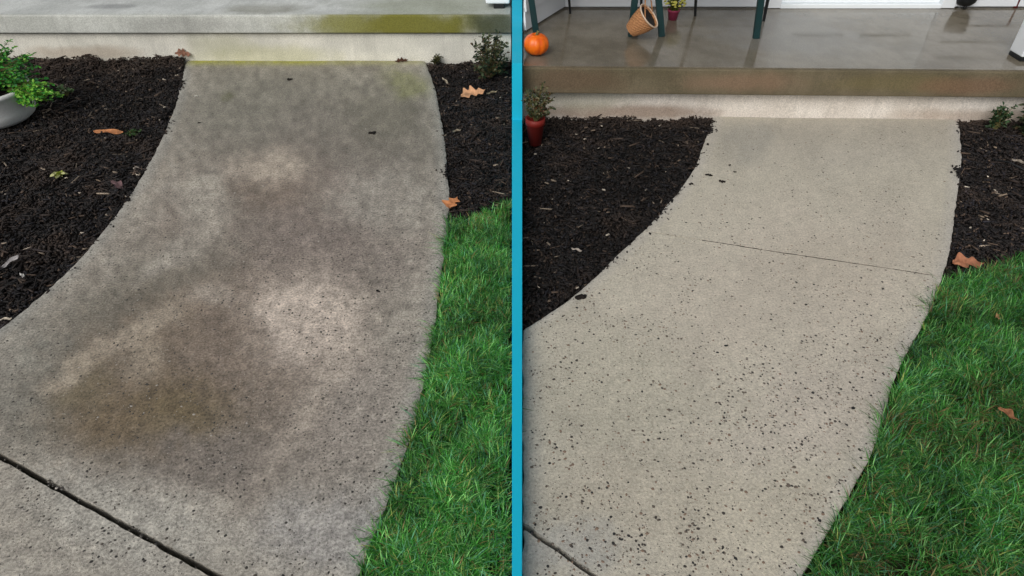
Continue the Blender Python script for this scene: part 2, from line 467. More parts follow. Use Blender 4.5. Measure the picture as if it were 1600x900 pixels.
def slab_cut(name, me, cuts, mat, parent):
    """cuts: (point, direction along the joint, which side to keep, half gap)"""
    bm = bmesh.new(); bm.from_mesh(me)
    for a, b, side, gap in cuts:
        dv = (b - a); dv.z = 0; nrm = Vector((-dv.y, dv.x, 0)).normalized() * side   # towards the kept side
        bmesh.ops.bisect_plane(bm, geom=list(bm.verts) + list(bm.edges) + list(bm.faces), plane_co=a + nrm * gap, plane_no=-nrm, clear_outer=True)
        for q in bm.verts:
            if abs((q.co - (a + nrm * gap)).dot(nrm)) < 2e-4:
                q.co -= nrm * float(fbm(np.array([q.co.x]), np.array([q.co.y]), 26.0, 5 + side, 3)[0] - 0.5) * min(0.007, gap * 0.8)
    for e in bm.edges:
        if e.is_boundary: e.smooth = False
    # arris and sides
    for drop, out in ((0.007, 0.004), (0.085, 0.0)):
        be = [e for e in bm.edges if e.is_boundary]
        r = bmesh.ops.extrude_edge_only(bm, edges=be)
        nv = [v for v in r['geom'] if isinstance(v, bmesh.types.BMVert)]
        for v in nv: v.co.z -= drop
    me2 = bpy.data.meshes.new(name); bm.to_mesh(me2); bm.free()
    o = link(name, me2, mat, parent)
    o.data.polygons.foreach_set('use_smooth', [abs(p.normal.z) > 0.7 for p in o.data.polygons])
    return o

walkL = tag(empty('front_walk', P(470, 700)), 'stained weathered concrete walk curving up to the mossy porch', 'path', kind='structure')
v, f, c = walk_grid(lambda y: xat(LL, y), lambda y: xat(LR, y), YF_L - 0.004, lambda X: X * 0 + YF_L - 0.004, col_left, 0.0095)
me = np_mesh('slab', v, f, c)
ja, jb = P(0, 712), P(340, 900)
tag(slab_cut('slab', me, [(ja, jb, 1, 0.008)], M['walk_old'], walkL), 'large stained upper slab with light washed spots')
tag(slab_cut('slab', me, [(ja, jb, -1, 0.009)], M['walk_old'], walkL), 'pale lower slab beyond the open joint')
bpy.data.meshes.remove(me)

walkR = tag(empty('front_walk', P(1150, 700)), 'clean pale concrete walk with dark pebbles, right of the divider', 'path', kind='structure')
v, f, c = walk_grid(rl_x, lambda y: xat(RR, y), 3.50, lambda X: yf_right(X) - 0.004, col_right)
me = np_mesh('slab', v, f, c)
sa, sb = P(1050, 368), P(1470, 432)
ka, kb = P(816, 820), P(930, 900)
tag(slab_cut('slab', me, [(sa, sb, 1, 0.0036)], M['walk_new'], walkR), 'upper clean slab next to the porch')
tag(slab_cut('slab', me, [(sa, sb, -1, 0.0036), (ka, kb, 1, 0.008)], M['walk_new'], walkR), 'middle clean slab speckled with dark pebbles')
tag(slab_cut('slab', me, [(ka, kb, -1, 0.008)], M['walk_new'], walkR), 'lower corner slab beyond the dark joint')
bpy.data.meshes.remove(me)
# dirt packed into the narrow cross joint
bm = bmesh.new(); n = 60
jd = (sb - sa).normalized(); jn = Vector((-jd.y, jd.x, 0)); prev = None
j0 = sa + (sb - sa) * 0.12; j1 = sb - jd * 0.03
for i in range(n + 1):
    q = j0.lerp(j1, i / n)
    z = float(walk_z0(np.array([q.x]), np.array([q.y]))[0]) - 0.0012 - 0.002 * random.random()
    ring = [bm.verts.new((q.x + jn.x * e, q.y + jn.y * e, zz)) for e, zz in ((-0.006, -0.05), (-0.006, z), (0.006, z), (0.006, -0.05))]
    if prev:
        for k in range(4): bm.faces.new((prev[k], prev[(k + 1) % 4], ring[(k + 1) % 4], ring[k]))
    else: bm.faces.new(ring)
    prev = ring
bm.faces.new(prev[::-1])
bm_obj('joint_dirt', bm, M['soil'], walkR)

# --- pebbles showing in the worn concrete: many small low stones
def pebbles(name, pts, size, cols, parent, label):
    n = len(pts)
    k = 6
    a = np.linspace(0, 2 * np.pi, k, endpoint=False)[None, :] + rng.random((n, 1)) * 6.28
    asp = 0.5 + 0.5 * rng.random((n, 1)); rot = rng.random((n, 1)) * 6.28
    rr = size[:, None] * (0.75 + 0.5 * rng.random((n, k)))
    lx, ly = rr * np.cos(a), rr * np.sin(a) * asp
    x = pts[:, 0:1] + lx * np.cos(rot) - ly * np.sin(rot); y = pts[:, 1:2] + lx * np.sin(rot) + ly * np.cos(rot)
    base = np.stack([x, y, np.full_like(x, 0) + pts[:, 2:3] - 0.002], -1)
    mid = np.stack([pts[:, 0:1] + (x - pts[:, 0:1]) * 0.72, pts[:, 1:2] + (y - pts[:, 1:2]) * 0.72, pts[:, 2:3] + size[:, None] * 0.10 + 0 * x], -1)
    top = np.concatenate([pts[:, :2], pts[:, 2:3] + size[:, None] * 0.14], 1)[:, None, :]
    v = np.concatenate([base, mid, top], 1)          # n, 13, 3
    fs = []
    for i in range(k):
        j = (i + 1) % k
        fs += [(i, j, k + j), (i, k + j, k + i), (k + i, k + j, 2 * k)]
    f = (np.array(fs)[None] + (np.arange(n) * (2 * k + 1))[:, None, None]).reshape(-1, 3)
    me = np_mesh(name, v.reshape(-1, 3), f, np.repeat(cols, 2 * k + 1, 0))
    o = link(name, me, M['aggregate'], parent, True)
    return tag(o, label, kind='stuff')
def walk_z(x, y): return (fbm(x, y, 2.0, 50, 2) - 0.5) * 0.006 + (fbm(x, y, 14.0, 51, 3) - 0.5) * 0.002
def scatter_walk(n, xl, xr, y0, y1, dens):
    y = rng.uniform(y0, y1, n * 4); u = rng.random(n * 4)
    x = xl(y) + 0.02 + u * (xr(y) - xl(y) - 0.04)
    px, py = project(x, y, 0)
    keep = rng.random(n * 4) < dens(px, py)
    x, y = x[keep][:n], y[keep][:n]
    return np.stack([x, y, walk_z(x, y)], 1)
def dl_left(px, py):
    return np.clip((py - 100) / 520, 0.12, 1) * np.clip(fbm(px, py, 1 / 45, 80, 3) * 2.4 - 0.75, 0.05, 1)
p = scatter_walk(4800, lambda y: xat(LL, y), lambda y: xat(LR, y), 0.55, 4.2, dl_left)
sz = 0.0021 + 0.0044 * rng.random(len(p)) ** 2
cc = np.array([lin(58, 54, 49), lin(78, 72, 64), lin(44, 41, 38), lin(160, 154, 146)])[rng.choice(4, len(p), p=[.42, .32, .19, .07])]
pebbles('exposed_aggregate', p, sz, cc, walkL, 'small grey brown pebbles showing through the stained concrete')
def dl_right(px, py):
    a = np.clip((py - 200) / 380, 0.10, 1) * np.clip(fbm(px, py, 1 / 50, 84, 3) * 2.2 - 0.55, 0.25, 1)
    b = np.exp(-(((px - 1260) / 90) ** 2 + ((py - 635) / 45) ** 2)) * 0.5
    return np.clip(a + b, 0, 1)
p = scatter_walk(5000, rl_x, lambda y: xat(RR, y), 0.55, 3.4, dl_right)
sz = 0.0019 + 0.0050 * rng.random(len(p)) ** 2.2
cc = np.array([lin(62, 56, 51), lin(98, 88, 78), lin(38, 36, 36), lin(128, 108, 92)])[rng.choice(4, len(p), p=[.30, .32, .16, .22])]
pebbles('exposed_aggregate', p, sz, cc, walkR, 'dark pebbles exposed all over the clean concrete')

# --- planting beds
def bed_z(x, y):
    n = (fbm(x, y, 8.0, 90, 2) - 0.5) * 0.05 + (fbm(x, y, 30.0, 93, 2) - 0.5) * 0.028
    yf = np.where(x < 0, YF_L, yf_right(x))
    up = np.clip((y - (yf - 0.5)) / 0.5, 0, 1) ** 2 * np.where(x < -1.5, 0.045, 0.015)
    return -0.028 + n + up
BEDS = {
    'bl': np.array([(-4.3, 1.0)] + [(xat(LL, y) - 0.006, y) for y in np.linspace(1.0, YF_L - 0.01, 40)] + [(-4.3, YF_L - 0.01)]),
    'br': np.array([(xat(LR, y) + 0.006, y) for y in np.linspace(2.30, YF_L - 0.01, 30)][::-1] + [tuple(P(700, 350)[:2]), tuple(P(745, 332)[:2]), tuple(P(798, 314)[:2]), (-0.004, P(798, 314).y), (-0.004, YF_L - 0.01)]),
    'cl': np.array([(rl_x(np.array(y)) - 0.006, y) for y in np.linspace(P(818, 513).y, yf_right(1.1) - 0.01, 40)] + [(0.075, yf_right(0.1) - 0.01), (0.062, 3.0), (0.05, 2.2), (0.042, P(818, 513).y)]),
    'cr': np.array([(xat(RR, y) + 0.006, y) for y in np.linspace(2.12, yf_right(2.5) - 0.01, 30)][::-1] + [tuple(P(1476, 440)[:2]), tuple(P(1530, 420)[:2]), tuple(P(1600, 396)[:2]), (4.2, P(1600, 396).y + 0.15), (4.2, yf_right(4.2) - 0.01)]),
}
def in_poly(x, y, poly):
    ins = np.zeros(len(x), bool)
    n = len(poly)
    for i in range(n):
        x1, y1 = poly[i]; x2, y2 = poly[(i + 1) % n]
        cnd = (y1 > y) != (y2 > y)
        with np.errstate(divide='ignore', invalid='ignore'):
            ins ^= cnd & (x < (x2 - x1) * (y - y1) / (y2 - y1) + x1)
    return ins
def sample_poly(poly, dens):
    lo, hi = poly.min(0), poly.max(0)
    n = int(dens * (hi[0] - lo[0]) * (hi[1] - lo[1]))
    x = rng.uniform(lo[0], hi[0], n); y = rng.uniform(lo[1], hi[1], n)
    k = in_poly(x, y, poly)
    return x[k], y[k]
def rot_mats(yaw, pit, rol):
    cy, sy, cp, sp_, cr, sr = np.cos(yaw), np.sin(yaw), np.cos(pit), np.sin(pit), np.cos(rol), np.sin(rol)
    m = np.empty((len(yaw), 3, 3))
    m[:, 0] = np.stack([cy * cp, cy * sp_ * sr - sy * cr, cy * sp_ * cr + sy * sr], 1)
    m[:, 1] = np.stack([sy * cp, sy * sp_ * sr + cy * cr, sy * sp_ * cr - cy * sr], 1)
    m[:, 2] = np.stack([-sp_, cp * sr, cp * cr], 1)
    return m
BOX = np.array([(-1, -1, -1), (1, -1, -1), (1, 1, -1), (-1, 1, -1), (-1, -1, 1), (1, -1, 1), (1, 1, 1), (-1, 1, 1)], float) * 0.5
BOXF = np.array([(0, 3, 2, 1), (4, 5, 6, 7), (0, 1, 5, 4), (1, 2, 6, 5), (2, 3, 7, 6), (3, 0, 4, 7)])
def chips(name, x, y, zf, pal, pr, Ls, parent, label, tone=1.0, flat=False):
    n = len(x)
    S = np.stack([Ls[0] + (Ls[1] - Ls[0]) * rng.random(n) ** 2.2, 0.003 + 0.009 * rng.random(n) ** 1.5, 0.002 + 0.006 * rng.random(n)], 1)
    b = BOX[None] * (1 + 0.7 * (rng.random((n, 8, 3)) - 0.5)) * S[:, None, :]
    k_ = 0.3 if flat else 1.0
    if flat: S[:, 1] = 0.0025 + 0.006 * rng.random(n) ** 2
    b = BOX[None] * (1 + 0.7 * (rng.random((n, 8, 3)) - 0.5)) * S[:, None, :]
    m = rot_mats(rng.random(n) * 6.28, rng.normal(0, 0.55 * k_, n), rng.normal(0, 0.8 * k_, n))
    v = np.einsum('nij,nkj->nki', m, b)
    z = zf(x, y) + rng.random(n) * 0.016
    v += np.stack([x, y, z], 1)[:, None, :]
    f = (BOXF[None] + (np.arange(n) * 8)[:, None, None]).reshape(-1, 4)
    cl = np.array([lin(*q) for q in pal])[rng.choice(len(pal), n, p=pr)] * (0.7 + 0.6 * rng.random((n, 1)))
    pt = fbm(x, y, 4.0, 120, 4)[:, None]
    yf = np.where(x < 0, YF_L, yf_right(x))
    dry = np.clip(1 - (yf - y) / 0.22, 0, 1)[:, None] * 0.5 + np.clip(pt * 3 - 1.75, 0, 0.4)
    cl = cl * (0.5 + 0.9 * pt) * tone
    cl = cl * (1 - dry) + (lin(66, 54, 46) * (0.5 + rng.random((n, 1)))) * dry
    o = link(name, np_mesh(name, v.reshape(-1, 3), f, np.repeat(cl, 8, 0)), M['mulch'], parent)
    return tag(o, label, kind='stuff')
def bed(key, where, dens, tone=1.0):
    poly = BEDS[key]
    root = tag(empty('planting_bed', (poly[:, 0].mean(), poly[:, 1].mean(), -0.03)), 'dark mulch planting bed ' + where, 'planting bed', kind='structure')
    lo, hi = poly.min(0), poly.max(0)
    st = 0.03
    gx, gy = np.meshgrid(np.arange(lo[0] - st, hi[0] + 2 * st, st), np.arange(lo[1] - st, hi[1] + 2 * st, st))
    x, y = gx.ravel(), gy.ravel()
    bm = bmesh.new()
    bm.faces.new([bm.verts.new((q[0], q[1], -0.03)) for q in poly])
    bmesh.ops.triangulate(bm, faces=bm.faces)
    for _ in range(5):
        bmesh.ops.subdivide_edges(bm, edges=[e for e in bm.edges if e.calc_length() > 0.07], cuts=1)
        bmesh.ops.triangulate(bm, faces=[f_ for f_ in bm.faces if len(f_.verts) > 3])
    for q in bm.verts: q.co.z = float(bed_z(np.array([q.co.x]), np.array([q.co.y]))[0]) - 0.006
    bm_obj('soil', bm, M['soil'], root, True)
    pal = [(19, 17, 17), (30, 26, 25), (44, 36, 32), (31, 30, 35), (70, 58, 49)]
    pr = [.42, .31, .14, .09, .04]
    x, y = sample_poly(poly, dens)
    chips('mulch_fines', x, y, lambda a, b: bed_z(a, b) - 0.004, pal, pr, (0.004, 0.016), root, 'fine dark mulch crumbs', tone)
    x, y = sample_poly(poly, dens * 0.22)
    keep = rng.random(len(x)) < np.clip(fbm(x, y, 6, 140, 3) * 3 - 0.9, 0.1, 1)
    chips('bark_mulch', x[keep], y[keep], bed_z, pal + [(128, 116, 102)], [.36, .30, .16, .09, .07, .02], (0.02, 0.075), root, 'long shreds of dark bark mulch', tone, True)
    x, y = sample_poly(poly, dens * 0.035)
    o = chips('bark_chunks', x, y, bed_z, pal + [(112, 98, 84), (176, 166, 152)], [.34, .25, .14, .08, .08, .07, .04], (0.012, 0.032), root, 'broad bark pieces of mixed colour', tone, True)
    # spill over the rim of the walk
    e = {'bl': LL, 'br': LR, 'cl': RL, 'cr': RR}[key]; sg = {'bl': 1, 'br': -1, 'cl': 1, 'cr': -1}[key]
    y = rng.uniform(lo[1] + 0.3, hi[1] - 0.05, 900); off = rng.exponential(0.010, 900)
    keep = rng.random(900) < np.clip(fbm(y, y * 0, 5, 150 + sg, 3) * 4.2 - 2.5, 0.015, 0.8)
    y, off = y[keep], off[keep]; x = xat(e, y) + sg * off
    ok = x > 0.1 if key == 'cl' else x < 9
    chips('mulch_spill', x[ok], y[ok], lambda a, b: walk_z(a, b) - 0.008, pal, pr, (0.004, 0.018), root, 'mulch crumbs spilled on the rim of the walk', 1.0)
    return root
bed('bl', 'left of the stained walk', 15000, 1.25)
bed('br', 'between the stained walk and the teal divider', 15000, 1.35)
bed('cl', 'between the teal divider and the clean walk', 15000)
bed('cr', 'right of the clean walk below the porch', 15000, 1.7)

# --- lawns
def lawn(name, poly, dens, label, dk, seed):
    bm = bmesh.new()
    bm.faces.new([bm.verts.new((q[0], q[1], -0.03)) for q in poly])
    bmesh.ops.triangulate(bm, faces=bm.faces)
    tag(bm_obj('lawn_soil', bm, M['turf']), 'bare turf soil ' + label, 'soil', kind='structure')
    x, y = sample_poly(poly, dens)
    n = len(x)
    cl = fbm(x, y, 7.0, seed, 3); cl2 = fbm(x, y, 22.0, seed + 4, 2)
    keep = rng.random(n) < np.clip(cl2 * 3.0 - 0.65, 0.2, 1)
    x, y, cl, cl2 = x[keep], y[keep], cl[keep], cl2[keep]; n = len(x)
    ang = fbm(x, y, 12.0, seed + 8, 2) * 16 + rng.normal(0, 1.3, n)
    h = (0.022 + 0.042 * rng.random(n)) * (0.65 + 0.9 * cl)
    lean = np.clip(0.2 + 1.0 * rng.random(n) + (cl2 - 0.5), 0.1, 1.5)
    w = 0.0007 + 0.0013 * rng.random(n) ** 1.5
    dx, dy = np.cos(ang), np.sin(ang)
    rows_ = []
    for t, ww in ((0, 1.0), (0.4, 1.0), (0.75, 0.7), (1.0, 0.0)):
        z = -0.03 + h * (t - 0.38 * lean * t * t); r = h * lean * t * t
        cx, cy = x + dx * r, y + dy * r
        if ww > 0:
            rows_ += [np.stack([cx - dy * w * ww, cy + dx * w * ww, z], 1), np.stack([cx + dy * w * ww, cy - dx * w * ww, z], 1)]
        else: rows_.append(np.stack([cx, cy, z], 1))
    v = np.stack(rows_, 1)
    tri = np.array([(0, 1, 3), (0, 3, 2), (2, 3, 5), (2, 5, 4), (4, 5, 6)])
    f = (tri[None] + (np.arange(n) * 7)[:, None, None]).reshape(-1, 3)
    pal = np.array([lin(*q) for q in ((52, 124, 48), (84, 160, 66), (140, 204, 120), (104, 170, 128), (164, 184, 100), (150, 132, 88))])
    pr = np.array([.26, .30, .22, .13, .05, .04])
    sel = rng.choice(6, n, p=pr)
    patch = fbm(x, y, 3.5, seed + 12, 3)
    thin = (patch > 0.58) & (rng.random(n) < 0.16)
    sel[thin] = 5
    tint = np.clip(0.15 + 1.45 * fbm(x, y, 11, seed + 20, 4) + 0.9 * (rng.random(n) - 0.5), 0.22, 2.2)[:, None]
    cc = pal[sel] * tint * dk
    o = link(name, np_mesh(name, v.reshape(-1, 3), f, np.repeat(cc, 7, 0)), M['grass'], None, True)
    return tag(o, label, 'grass', kind='stuff')
yl = np.linspace(-0.3, P(700, 350).y, 90)
LAWN_L = np.array([(xat(LR, y) + 0.006 + 0.05 * (float(fbm(np.array([y]), np.array([0.0]), 7, 401, 3)[0]) - 0.55), y) for y in yl] + [tuple(P(745, 332)[:2]), (-0.01, P(798, 314).y), (-0.01, -0.3)])
yr = np.linspace(0.25, P(1476, 440).y, 90)
LAWN_R = np.array([(xat(RR, y) + 0.010 + 0.05 * (float(fbm(np.array([y]), np.array([0.0]), 7, 402, 3)[0]) - 0.55), y) for y in yr] + [tuple(P(1530, 420)[:2]), tuple(P(1600, 396)[:2]), (2.75, P(1600, 396).y + 0.04), (2.75, 1.9), (1.9, 0.25)])
lawn('lawn_grass', LAWN_L, 95000, 'bright green lawn between the stained walk and the teal divider', 1.12, 200)
lawn('lawn_grass', LAWN_R, 72000, 'deep green lawn along the right edge of the clean walk', 0.8, 300)

# ================================================================== PORCHES AND HOUSES
# --- left porch: mossy slab on a pale foundation
M['porch_top_L'] = porch_mat('damp porch floor left', (186, 189, 186), (162, 165, 162), 0.4,
    [((-0.55, 4.5, 0.3), (0.55, 0.5, 0.3), (122, 128, 100), 0.6), ((-1.6, 4.45, 0.3), (0.3, 0.12, 0.3), (104, 102, 84), 0.6), ((-2.6, 4.5, 0.3), (0.18, 0.06, 0.3), (96, 98, 98), 0.6)])
M['porch_face_L'] = porch_mat('porch edge left', (200, 202, 196), (178, 180, 174), 0.7,
    [((-0.62, 4.3, 0.235), (0.72, 0.3, 0.15), (112, 110, 36), 0.97), ((-0.1, 4.3, 0.245), (0.22, 0.3, 0.12), (62, 68, 52), 0.85), ((-1.1, 4.3, 0.24), (0.2, 0.3, 0.08), (136, 136, 84), 0.7), ((-2.1, 4.3, 0.24), (0.4, 0.3, 0.06), (140, 140, 136), 0.5)])
M['found_L'] = porch_mat('foundation left', (222, 219, 208), (200, 198, 188), 0.75,
    [((-1.6, 4.36, 0.03), (0.5, 0.3, 0.08), (176, 174, 128), 0.45), ((-1.9, 4.36, 0.1), (0.25, 0.3, 0.08), (150, 150, 120), 0.5), ((-2.8, 4.36, 0.05), (0.4, 0.3, 0.05), (160, 140, 118), 0.5)])
SX = -4.4
porchL = tag(empty('porch', (-1.8, 4.33, 0)), 'pale weathered concrete porch with a green mossy edge', 'porch')
prism('floor_slab', [(SX, 4.325), (-0.004, 4.325), (-0.004, 5.6), (SX, 5.6)], 0.19, PZ, M['porch_face_L'], porchL, 0.008, 2)
prism('floor_finish', [(SX + .004, 4.345), (-0.012, 4.345), (-0.012, 5.55), (SX + .004, 5.55)], PZ - 0.004, PZ + 0.003, M['porch_top_L'], porchL)
prism('foundation', [(SX + .02, YF_L), (-0.006, YF_L), (-0.006, 5.6), (SX + .02, 5.6)], -0.06, 0.176, M['found_L'], porchL)
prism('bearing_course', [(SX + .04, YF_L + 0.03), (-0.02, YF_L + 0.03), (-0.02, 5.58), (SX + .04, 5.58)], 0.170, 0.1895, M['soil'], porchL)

# --- right porch: brown stained edge, wet floor under a roof
M['porch_top_R'] = porch_mat('wet porch floor right', (124, 117, 104), (104, 97, 84), 0.05,
    [((1.6, 4.0, 0.3), (0.5, 0.4, 0.3), (128, 128, 126), 0.5)], True)
M['porch_face_R'] = porch_mat('porch edge right', (110, 100, 80), (94, 86, 66), 0.65,
    [((1.2, 3.45, 0.23), (0.35, 0.3, 0.06), (128, 104, 84), 0.7), ((0.3, 3.45, 0.23), (0.3, 0.3, 0.08), (98, 80, 62), 0.7), ((2.0, 3.45, 0.23), (0.4, 0.3, 0.05), (108, 98, 66), 0.6), ((2.4, 3.4, 0.22), (0.25, 0.3, 0.05), (120, 92, 72), 0.6)])
M['found_R'] = porch_mat('foundation right', (226, 219, 210), (206, 198, 188), 0.75,
    [((0.6, 3.5, 0.02), (0.7, 0.3, 0.05), (142, 122, 106), 0.8), ((2.6, 3.45, 0.02), (0.5, 0.3, 0.05), (150, 130, 112), 0.6), ((0.4, 3.5, 0.1), (0.3, 0.3, 0.08), (166, 164, 146), 0.6)])
F0, F1 = P(816.5, 105, PZ), P(1600, 112, PZ)
fd = (F1 - F0).normalized(); F1 = F0 + fd * 4.0
W0, W1, W2 = P(816.5, 50, PZ), P(880, 11.5, PZ), P(1600, 11.5, PZ)
bd = (W2 - W1).normalized(); W2 = W1 + bd * 3.45
def xy(v): return (v.x, v.y)
F1b = Vector((F1.x, W2.y + 0.12, PZ))
out = [xy(F0), xy(F1), xy(F1b), (W1.x, W1.y + 0.12), (W0.x + 0.004, W0.y + 0.05)]
porchR = tag(empty('porch', (1.8, 3.47, 0)), 'wet concrete porch with a brown stained edge, in front of the white door', 'porch')
prism('floor_slab', out, 0.158, PZ - 0.003, M['porch_face_R'], porchR, 0.008, 2)
ins = [(F0.x + 0.004, F0.y + 0.022), (F1.x - 0.01, F1.y + 0.022), (F1.x - 0.01, W2.y + 0.1), (W1.x, W1.y + 0.1), (W0.x + 0.008, W0.y + 0.045)]
prism('floor_finish', ins, PZ - 0.008, PZ, M['porch_top_R'], porchR)
fx = F1.x - 0.03
prism('foundation', [(fr0.x + 0.002, yf_right(fr0.x)), (fx, yf_right(fx)), (fx, W2.y), (W1.x, W1.y), (W0.x + 0.02, W0.y)], -0.06, 0.146, M['found_R'], porchR)
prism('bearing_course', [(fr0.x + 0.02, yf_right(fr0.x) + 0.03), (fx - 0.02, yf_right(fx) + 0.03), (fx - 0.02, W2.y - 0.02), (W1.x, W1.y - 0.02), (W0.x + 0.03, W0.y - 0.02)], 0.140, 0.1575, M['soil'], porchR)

# --- houses
def siding(parent, a, b, z0, n, exposure=0.105):
    """lap boards from a to b (a left of b as seen from the front), each one a part"""
    t = (b - a); t.z = 0; L = t.length; t.normalize(); nrm = Vector((t.y, -t.x, 0))
    for k in range(n):
        bm = bmesh.new()
        zb = z0 + k * exposure
        prof = [(0.0, 0), (0.018, 0), (0.006, exposure + 0.02), (0.0, exposure + 0.02)]
        A = [bm.verts.new((a.x + nrm.x * q, a.y + nrm.y * q, zb + r)) for q, r in prof]
        B = [bm.verts.new((b.x + nrm.x * q, b.y + nrm.y * q, zb + r)) for q, r in prof]
        bm.faces.new(A); bm.faces.new(B[::-1])
        for i in range(4): bm.faces.new((A[i], B[i], B[(i + 1) % 4], A[(i + 1) % 4]))
        bm_obj('siding_board', bm, M['white'], parent)
def wall_box(name, a, b, z0, z1, th, mat, parent):
    t = (b - a); t.z = 0; t.normalize(); nrm = Vector((t.y, -t.x, 0))
    return prism(name, [xy(a - nrm * 0.001), xy(b - nrm * 0.001), xy(b - nrm * th), xy(a - nrm * th)], z0, z1, mat, parent)
D0, D1 = P(1217, 11.5, PZ), P(1466, 11.5, PZ)
def on_back(v): return W1 + bd * ((v - W1).dot(bd))
D0, D1 = on_back(D0), on_back(D1)
houseR = tag(empty('house', (1.8, 4.5, PZ)), 'white lap sided house wall with a white front door and porch roof', 'house')
T0, T1 = D0 - bd * 0.09, D1 + bd * 0.09
prism('wall', [(W0.x + 0.006, W0.y), (W1.x, W1.y), (W1.x, W1.y + 0.1), (W0.x + 0.006, W0.y + 0.1)], PZ + 0.002, 2.75, M['white'], houseR)
wall_box('wall', W1, D0, PZ + 0.002, 2.75, 0.10, M['white'], houseR)
wall_box('wall', D1, W2, PZ + 0.002, 2.75, 0.10, M['white'], houseR)
wall_box('wall', D0, D1, PZ + 2.12, 2.75, 0.10, M['white'], houseR)
siding(houseR, W0 + Vector((0.006, 0, 0)), W1, PZ + 0.012, 23)
siding(houseR, W1, T0, PZ + 0.012, 23)
siding(houseR, T1, W2, PZ + 0.012, 23)
bn = Vector((bd.y, -bd.x, 0))
def at_wall(s_, off, z): return W1 + bd * s_ + bn * off + Vector((0, 0, z))
s0, s1 = (D0 - W1).dot(bd), (D1 - W1).dot(bd)
door = prism('door', [xy(at_wall(s0 + .004, 0.0, 0)), xy(at_wall(s1 - .004, 0.0, 0)), xy(at_wall(s1 - .004, -0.045, 0)), xy(at_wall(s0 + .004, -0.045, 0))], PZ + 0.028, PZ + 2.08, M['door'], houseR, 0.002)
for i in range(2):
    for z0_, z1_ in ((0.18, 0.85), (1.0, 1.9)):
        a0 = s0 + 0.12 + i * (s1 - s0 - 0.13) / 2; a1 = a0 + (s1 - s0) / 2 - 0.17
        prism('panel', [xy(at_wall(a0, 0.001, 0)), xy(at_wall(a0, 0.014, 0)), xy(at_wall(a1, 0.014, 0)), xy(at_wall(a1, 0.001, 0))], PZ + z0_, PZ + z1_, M['door'], door, 0.006)
bm = bmesh.new(); hp = at_wall(s1 - 0.08, 0.05, 1.0)
add_lathe(bm, hp, [(0.012, -0.05), (0.012, -0.02), (0.03, -0.01), (0.032, 0.012), (0.02, 0.026)], 16, Matrix.Rotation(R(90), 3, 'X'))
bm_obj('knob', bm, M['dark_metal'], door, True)
prism('door_sill', [xy(at_wall(s0, 0.03, 0)), xy(at_wall(s1, 0.03, 0)), xy(at_wall(s1, -0.08, 0)), xy(at_wall(s0, -0.08, 0))], PZ + 0.001, PZ + 0.026, M['door'], houseR, 0.003)
for a0, a1 in ((s0 - 0.088, s0 - 0.001), (s1 + 0.001, s1 + 0.088)):
    prism('door_trim', [xy(at_wall(a0, 0.028, 0)), xy(at_wall(a1, 0.028, 0)), xy(at_wall(a1, 0.0, 0)), xy(at_wall(a0, 0.0, 0))], PZ + 0.003, PZ + 2.2, M['white'], houseR, 0.003)
prism('porch_roof', [(W0.x, F0.y + 0.02), (F1.x, F1.y + 0.02), (F1.x, W2.y + 0.1), (W1.x, W1.y + 0.1), (W0.x, W0.y)], 2.751, 2.92, M['white'], houseR, 0.01)

houseL = tag(empty('house', (-2.2, 5.5, PZ)), 'white lap sided house wall behind the mossy porch', 'house')
wall_box('wall', Vector((SX, 5.45, 0)), Vector((-0.01, 5.45, 0)), PZ + 0.005, 2.75, 0.1, M['white'], houseL)
siding(houseL, Vector((SX, 5.45, 0)), Vector((-0.01, 5.45, 0)), PZ + 0.012, 23)

# --- porch post at the right edge
pc = P(1592.5, 96, PZ)
post = tag(empty('porch_post', pc), 'white square porch post with a dark foot at the right edge', 'post')
def sq(x0, y0, w, e=0.0): return [(x0 - e, y0 - e), (x0 + w + e, y0 - e), (x0 + w + e, y0 + w + e), (x0 - e, y0 + w + e)]
prism('foot', sq(pc.x + 0.004, pc.y, 0.10, 0.004), PZ + 0.001, PZ + 0.022, M['black'], post, 0.003)
prism('shaft', sq(pc.x, pc.y, 0.11), PZ + 0.023, 2.749, M['white'], post, 0.006)

